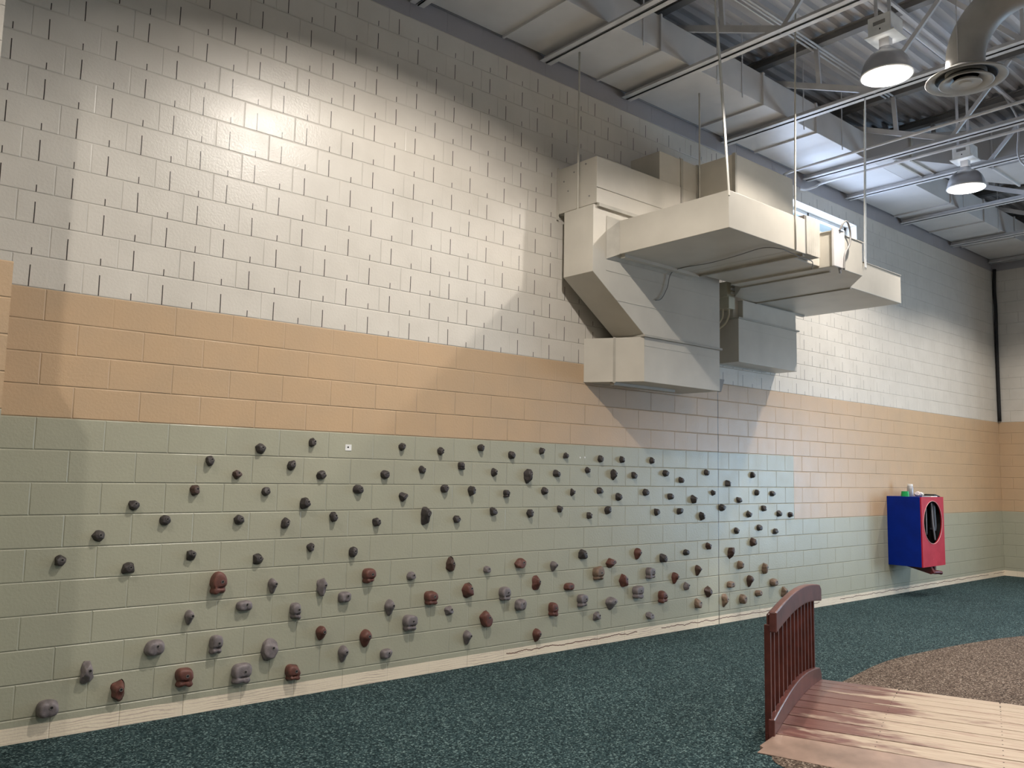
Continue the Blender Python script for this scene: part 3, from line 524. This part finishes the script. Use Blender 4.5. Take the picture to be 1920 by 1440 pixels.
P('inner_shade_lining', G().box(bx0+th, bx0+th+.004, by+th+.002, -.013, bz0+th, bz1-th).box(bx1-th-.004, bx1-th, by+th+.002, -.013, bz0+th, bz1-th).box(bx0+th+.005, bx1-th-.005, by+th+.002, -.013, bz0+th, bz0+th+.004).box(bx0+th+.005, bx1-th-.005, by+th+.002, -.013, bz1-th-.004, bz1-th), M_dark)  # black back and side sheets put the hollow's shade into colour
cx, cz, cr = 11.652, 1.078, .312; n = 48
g = G(); inner = [(cx+cr*math.cos(2*PI*k/n), cz+cr*math.sin(2*PI*k/n)) for k in range(n)]; outer = []
for k in range(n):
    a = 2*PI*k/n; c_, s_ = math.cos(a), math.sin(a); t1 = min(((bx1-cx)/c_ if c_ > 1e-6 else ((bx0-cx)/c_ if c_ < -1e-6 else 9)), ((bz1-cz)/s_ if s_ > 1e-6 else ((bz0-cz)/s_ if s_ < -1e-6 else 9)))
    outer.append((cx+c_*t1, cz+s_*t1))
for cxn, czn in ((bx0,bz0),(bx1,bz0),(bx1,bz1),(bx0,bz1)):
    j = min(range(n), key=lambda k: (outer[k][0]-cxn)**2+(outer[k][1]-czn)**2); outer[j] = (cxn, czn)
vs = [(p[0], yy, p[1]) for yy in (by, by+th) for ring in (inner, outer) for p in ring]; fs = []
for k in range(n):
    k2 = (k+1) % n; fs += [(k, k2, n+k2, n+k), (2*n+k, 3*n+k, 3*n+k2, 2*n+k2), (k, 2*n+k, 2*n+k2, k2), (n+k, n+k2, 3*n+k2, 3*n+k)]
g.add(vs, fs); P('front_panel', g, M_red)
rimg = G(); rr = [[(cx+(cr+.004*math.cos(b)-.002)*math.cos(a), by-.002+.004*math.sin(b), cz+(cr+.004*math.cos(b)-.002)*math.sin(a)) for b in [2*PI*q/6 for q in range(6)]] for a in [2*PI*k/48 for k in range(49)]]
rimg.loft(rr, cap=False); P('opening_edge', rimg, simple('worn_edge_paint', (.75,.42,.40), .5), smooth=True)
M_strap = simple('grey_black_fabric', (.045,.045,.055), .6); M_strap2 = simple('pale_grey_fabric', (.22,.22,.25), .6)
P('hanging_strip', G().tube(smooth_path([(11.72,-.455,1.37),(11.735,-.46,1.2),(11.75,-.46,1.05),(11.78,-.46,.92),(11.82,-.455,.81)], 5), [.013]*21, 8), M_strap2, smooth=True)
P('hanging_strip', G().tube(smooth_path([(11.83,-.42,1.39),(11.83,-.425,1.2),(11.845,-.425,1.02),(11.83,-.42,.95)], 5), [.045]*16, 10), M_strap, smooth=True)
P('hanging_strip', G().tube(smooth_path([(11.52,-.465,1.28),(11.51,-.47,1.1),(11.52,-.465,.90)], 5), [.009]*11, 8), M_strap2, smooth=True)
P('support_bracket', G().prism([(0.0,.44),(-.47,.44),(-.52,.35),(-.47,.33),(-.02,.44)], 11.60, 11.66, 'x'), M_maroon)
P('support_foot', G().tube(smooth_path([(11.63,-.43,.44),(11.64,-.46,.375),(11.72,-.47,.352),(11.80,-.49,.35),(11.88,-.50,.338)], 5), [.028]*21, 10), M_maroon, smooth=True)
P('support_peg', G().box(11.74, 11.79, -.47, -.43, .34, .45), M_maroon)
# things lying on top of it
zt = bz1
tag(obj('plastic_cup', G().lathe((11.45,-.20,zt), [(.055,0),(.060,.0),(.050,.075),(.046,.075),(.050,.006)], 24), simple('green_plastic', (.0,.32,.07), .35), smooth='auto'), 'small green plastic cup upside down on the blue box', 'cup')
c = tag(obj('spray_can', G().lathe((11.62,-.20,zt), [(.042,0),(.044,.004),(.044,.14),(.036,.152),(.036,.175),(.030,.18)], 28), simple('can_metal', (.42,.42,.44), .35, .4), smooth='auto'), 'upright pale grey cylindrical can standing on the blue box', 'can')
obj('cap', G().lathe((11.62,-.20,zt+.152), [(.0385,0),(.0385,.026),(.034,.03),(.001,.03)], 24), M_white, c, smooth='auto')
ppr = simple('crumpled_paper', (.72,.64,.64), .7)
def crumple(x, y, z, s, seed, m, nm, lab, cat):
    rn = random.Random(seed); g = G(); g.v = [(x+d.x*s[0]*(.8+.4*rn.random()), y+d.y*s[1]*(.8+.4*rn.random()), max(z, z+s[2]+d.z*s[2]*(.8+.4*rn.random()))) for d in ICO[:162]]
    b = bmesh.new(); bmesh.ops.create_icosphere(b, subdivisions=3, radius=1); g.f = [tuple(v.index for v in f.verts) for f in b.faces]; co = [v.co.copy() for v in b.verts]; b.free()
    g.v = [(x+d.x*s[0]*q, y+d.y*s[1]*q, max(z, z+s[2]*.9+d.z*s[2]*q)) for d in co for q in [.72+.4*rn.random()]]
    return tag(obj(nm, g, m), lab, cat)
crumple(11.74,-.26,zt,(.055,.05,.04),1,ppr,'paper_scrap','crumpled pinkish paper scrap right of the can on the blue box','paper')
crumple(11.86,-.24,zt,(.075,.05,.035),2,M_white,'paper_scrap','crumpled white paper scrap at the right on the blue box','paper')
tag(obj('paper_sheet', G().box(11.64,11.86,-.49,-.36,zt,zt+.012), M_white), 'flat white paper stack at the front edge of the box top', 'paper')
tag(obj('black_cloth', G().prism([(11.80,zt),(12.02,zt),(12.0,zt+.012),(11.85,zt+.04),(11.80,zt+.035)], -.47, -.32), M_dark, bevel=.004), 'folded black cloth at the right front of the box top', 'cloth')

# ---------------------------------------------------------------- little arched wooden bridge
br = thing('wooden_bridge', 'low arched wooden play bridge with slatted side rail and worn plank deck', 'bridge', (3.74, -2.78, 0), math.radians(-70)+math.radians(0))
# local frame: x = along the walk (s), y = -across; the root is turned 20 degrees
br.rotation_euler = (0, 0, math.radians(20))
M_maho = simple('dark_stained_wood', (.085,.022,.016), .33, 0, .16, 9, .12, 40)
M_mahl = simple('reddish_stained_wood', (.125,.042,.036), .28, 0, .14, 9, .12, 40)
def plank_mat():
    t = NT('worn_plank_wood'); x, y, z, v = t.xyz()
    grain = t.noise(v, 1.0, 4, .6, (70,3.5,10)); blot = t.noise(v, 1.0, 4, .65, (7,2.2,3)); wn = t.n('ShaderNodeTexWhiteNoise', noise_dimensions='1D'); t.l(t.M('FLOOR', t.M('DIVIDE', t.M('SUBTRACT', x, .05), .190)), wn.inputs['W']); acr = t.M('MULTIPLY', y, -1.0)
    pale = t.mix(t.ramp(grain, .3, .7), (.42,.325,.235), (.57,.465,.36)); red = t.mix(t.ramp(grain, .3, .7), (.13,.050,.042), (.20,.092,.078))
    wear = t.M('ADD', t.M('MULTIPLY', t.ramp(acr, .10, 1.15), .75), t.M('MULTIPLY_ADD', t.M('SUBTRACT', blot, .5), 1.5, t.M('MULTIPLY', t.M('SUBTRACT', wn.outputs['Value'], .5), .28)))
    c = t.mix(t.ramp(wear, .26, .52), red, pale)
    c = t.mix(t.M('MULTIPLY', t.ramp(t.noise(v, 1.0, 4, .7, (30,3,3)), .52, .66), .55), c, (.30,.165,.125))
    return t.out(c, t.M('MULTIPLY_ADD', t.ramp(wear, .2, .6), .25, .30), t.bump(grain, .25, .003))
M_plank = plank_mat()
zd = lambda s: .028+.072*math.sin(PI*min(1, max(0, (s+.22)/2.25)))
BW = 2.0
W_ = lambda nm, g, m, **k: obj(nm, g, m, br, **k)
s0 = .05; pw = .190
for k in range(9):
    a, b = s0+pw*k, s0+pw*(k+1)-.013
    g = G(); y0, y1 = -.04, -BW
    g.add([(a,y0,zd(a)-.016),(b,y0,zd(b)-.016),(b,y1,zd(b)-.016),(a,y1,zd(a)-.016),(a,y0,zd(a)),(b,y0,zd(b)),(b,y1,zd(b)),(a,y1,zd(a))], [(0,3,2,1),(4,5,6,7),(0,1,5,4),(1,2,6,5),(2,3,7,6),(3,0,4,7)])
    W_('plank', g, M_plank, bevel=.002)
    ng = G()
    for sc_ in (.62, 1.30):
        for dd in (.05, .13): q = a+dd; ng.tube([(q,-sc_,zd(a)+(zd(b)-zd(a))*dd/.177+.0006),(q,-sc_,zd(a)-.004)], .0045, 8)
    W_('nail_heads', ng, M_dark)
def arch(s0, s1, bot, top, n=18, round_end=.0):
    P_ = [(s0+(s1-s0)*i/n, bot(s0+(s1-s0)*i/n)) for i in range(n+1)]; T = [(s0+(s1-s0)*i/n, top(s0+(s1-s0)*i/n)) for i in range(n+1)][::-1]; return P_+T
ct = lambda s: .145+.088*math.sin(PI*min(1, max(0, (s+.02)/1.80)))-(.05*max(0, (s-1.68)/.09)**2 if s > 1.68 else 0)
g = G(); g.prism([(s, z) for s, z in arch(-.0, 1.77, lambda s: .004, ct, 24)], -.04, .0, 'y'); W_('side_board', g, M_mahl, bevel=.006)
rt = lambda s: .822+.064*math.sin(PI*s/1.68)-(.03*max(0, (s-1.6)/.1)**2 if s > 1.6 else 0)
g = G(); g.prism(arch(0.0, 1.70, lambda s: .690+.064*math.sin(PI*s/1.70), rt, 24), -.06, -.012, 'y'); W_('handrail', g, M_mahl, bevel=.008)
g = G(); g.prism(arch(0.02, 1.68, lambda s: .715+.064*math.sin(PI*s/1.70), lambda s: .80+.064*math.sin(PI*s/1.70), 24), -.012, .010, 'y'); W_('handrail_moulding', g, M_maho, bevel=.008)
for k in range(13):
    s = .02+k*.1335; zt_ = .735+.064*math.sin(PI*s/1.70)
    W_('baluster', G().box(s-.014, s+.016, -.012 if k else -.018, .022, .012, zt_), M_maho, bevel=.003)
W_('base_rail', G().prism(arch(0.0, 1.75, lambda s: .0, lambda s: .06, 10), .0, .018, 'y'), M_maho)
for s in (.3, .9, 1.5): W_('deck_joist', G().box(s, s+.06, -BW, -.04, 0.0, zd(s)-.030), M_maho)
g = G(); g.add([(s0-.008,-.01,0),(s0-.008,-.01,zd(s0)-.001),(-.13,-.01,.030),(-.15,-.01,0),(s0-.008,-BW,0),(s0-.008,-BW,zd(s0)-.001),(-.13,-BW,.030),(-.15,-BW,0)], [(0,1,2,3),(4,5,6,7),(0,1,5,4),(1,2,6,5),(2,3,7,6),(3,0,4,7)])
M_ply = simple('brown_ply_ramp', (.30,.205,.160), .36, 0, .14, 5, .1, 60)
g2 = G(); zr = lambda s: .004+(zd(s0)-.004)*(s+.245)/(s0+.245)
g2.prism([(-.145,.02),(-.165,-.005),(-.235,.015),(-.265,-.42),(-.29,-.80),(-.31,-BW-.02),(.04,-BW-.02),(.04,-.04)], 0, 1, 'z')
g2.v = [(x, y, (0.001 if z == 0 else max(.005, zr(x)))) for x, y, z in g2.v]
W_('ramp_board', g2, M_ply)
